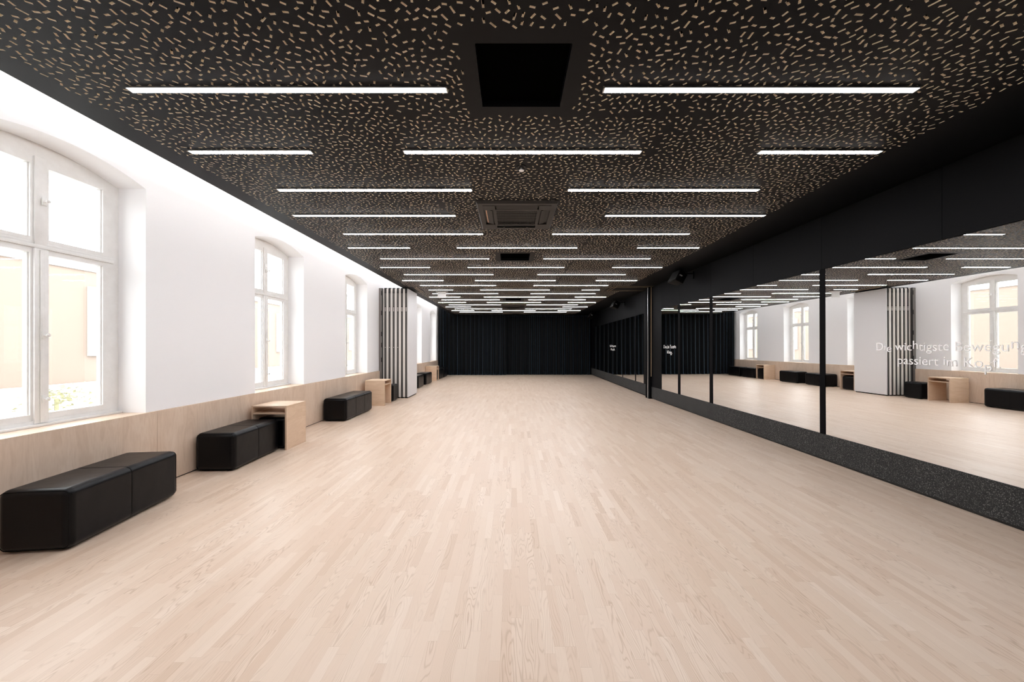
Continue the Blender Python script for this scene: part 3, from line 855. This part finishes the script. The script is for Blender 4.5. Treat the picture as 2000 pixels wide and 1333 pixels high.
tag(c1_, 'black leather cube stool pushed under the near plywood desk', 'stool', SGp)
c2_ = copy_tree(c1_); c2_.location = (-3.21, 9.62, 0); c2_['label'] = 'black leather cube stool between the second desk and the partition stack'
c3_ = copy_tree(c1_); c3_.location = (-3.30, 11.52, 0); c3_['label'] = 'black leather cube stool under the desk behind the partition stack, seen only in the mirror'
c4_ = copy_tree(c1_); c4_.location = (-3.32, 15.51, 0); c4_['label'] = 'black leather cube stool tucked under the rear desk'

# ================================================================== DESKS
def desk():
    """open front faces -Y; origin at the floor centre"""
    r = empty('plywood_desk'); W, D_, H, t = 0.475, 0.47, 0.60, 0.021
    MB().box(-W/2, -W/2+t, -D_/2, D_/2, 0, H-t-0.001).build('side_panel', M_ply_desk, r)
    MB().box(W/2-t, W/2, -D_/2, D_/2, 0, H-t-0.001).build('side_panel', M_ply_desk, r)
    MB().box(-W/2, W/2, -D_/2, D_/2, H-t, H).build('desktop', M_ply_desk, r, 0.0015, 1)
    MB().box(-W/2+t+0.001, W/2-t-0.001, -D_/2+0.004, D_/2-0.004, H-0.115, H-0.095).build('shelf', M_ply_desk, r)
    e = MB(); eps = 0.0012
    for s in (-1, 1):
        y = s*D_/2
        a, b = sorted((y, y+s*eps))
        e.box(-W/2, -W/2+t, a, b, 0.001, H-t-0.002); e.box(W/2-t, W/2, a, b, 0.001, H-t-0.002); e.box(-W/2+0.002, W/2-0.002, a, b, H-t+0.001, H-0.001)
        a, b = sorted((s*(D_/2-0.004), s*(D_/2-0.004)+s*eps)); e.box(-W/2+t+0.002, W/2-t-0.002, a, b, H-0.114, H-0.096)
    e.build('edge_veneer', M_ply_edge, r)['label'] = 'layered plywood edges'
    return r
DG = 'small birch plywood desks along the window wall'
d1 = desk(); d1.location = (-3.283, 5.24, 0)
tag(d1, 'nearest birch plywood desk, its open side over a stool and facing the camera', 'desk', DG)
d2 = copy_tree(d1); d2.location = (-3.245, 9.02, 0); d2.rotation_euler.z = math.pi/2
d2['label'] = 'birch plywood desk with closed side to the camera, in front of the partition stack'
d3 = copy_tree(d1); d3.location = (-3.305, 11.52, 0); d3.rotation_euler.z = math.pi/2
d3['label'] = 'birch plywood desk behind the partition stack, seen only in the mirror'
d4 = copy_tree(d1); d4.location = (-3.325, 15.51, 0); d4.rotation_euler.z = math.pi/2
d4['label'] = 'rear birch plywood desk, farthest one, near the curtain'

# small floor socket by the curtain
fsk = MB().lathe([(0.0,0.008),(0.035,0.008),(0.045,0.0)], c=(-0.75, 18.15, 0), seg=20).build('floor_socket', M_alu)
tag(fsk, 'tiny pale floor socket at the foot of the curtain', 'socket')

# ================================================================== STREET OUTSIDE
struct(MB().box(-60, OUT_X-0.05, -40, 70, -0.75, -0.6).build('ground', M_ground), 'pale street outside the windows')
bd = empty('street_building', (-14.0, 15.0, -0.6))
fa = MB().box(-6, 0, -45, 45, 0, 4.5); fa.build('facade', M_facade, bd)
MB().box(-6.1, 0.06, -45.2, 45.2, 4.5, 4.6).build('cornice', M_stone, bd)
MB().box(0.0, 0.12, -45, 45, 0.0, 0.85).build('plinth', M_stone, bd)
for k in range(18):
    y = -42 + k*4.9
    wn = MB().box(0.0, 0.10, y, y+1.5, 1.7, 4.0).build('window', M_stone, bd)
    MB().box(0.10, 0.11, y+0.15, y+1.35, 1.85, 3.85).build('pane', M_dglass, wn)
tag(bd, 'pale peach building across the street, glimpsed through the windows', 'building')
hd = MB(); rh = random.Random(4)
for k in range(170):
    x_, y_, z_ = -12.3+rh.gauss(0, 0.2), 10.0+rh.gauss(0, 0.38), 0.02+rh.gauss(0, 0.15)
    a = rh.uniform(0, 6.28); s = rh.uniform(0.04, 0.08)
    dx, dy = math.cos(a)*s, math.sin(a)*s; dz = rh.uniform(-0.05, 0.05)
    hd.add([(x_-dx, y_-dy, z_), (x_+dy*.5, y_-dx*.5, z_+dz), (x_+dx, y_+dy, z_+dz), (x_-dy*.5, y_+dx*.5, z_+0.03)], [(0,1,2,3)])
hd.tube([(-12.3, 10.0, -0.6), (-12.3, 10.0, 0.0)], 0.04)
tag(hd.build('street_shrub', M_leaf), 'small green shrub outside in front of the peach building', 'shrub')
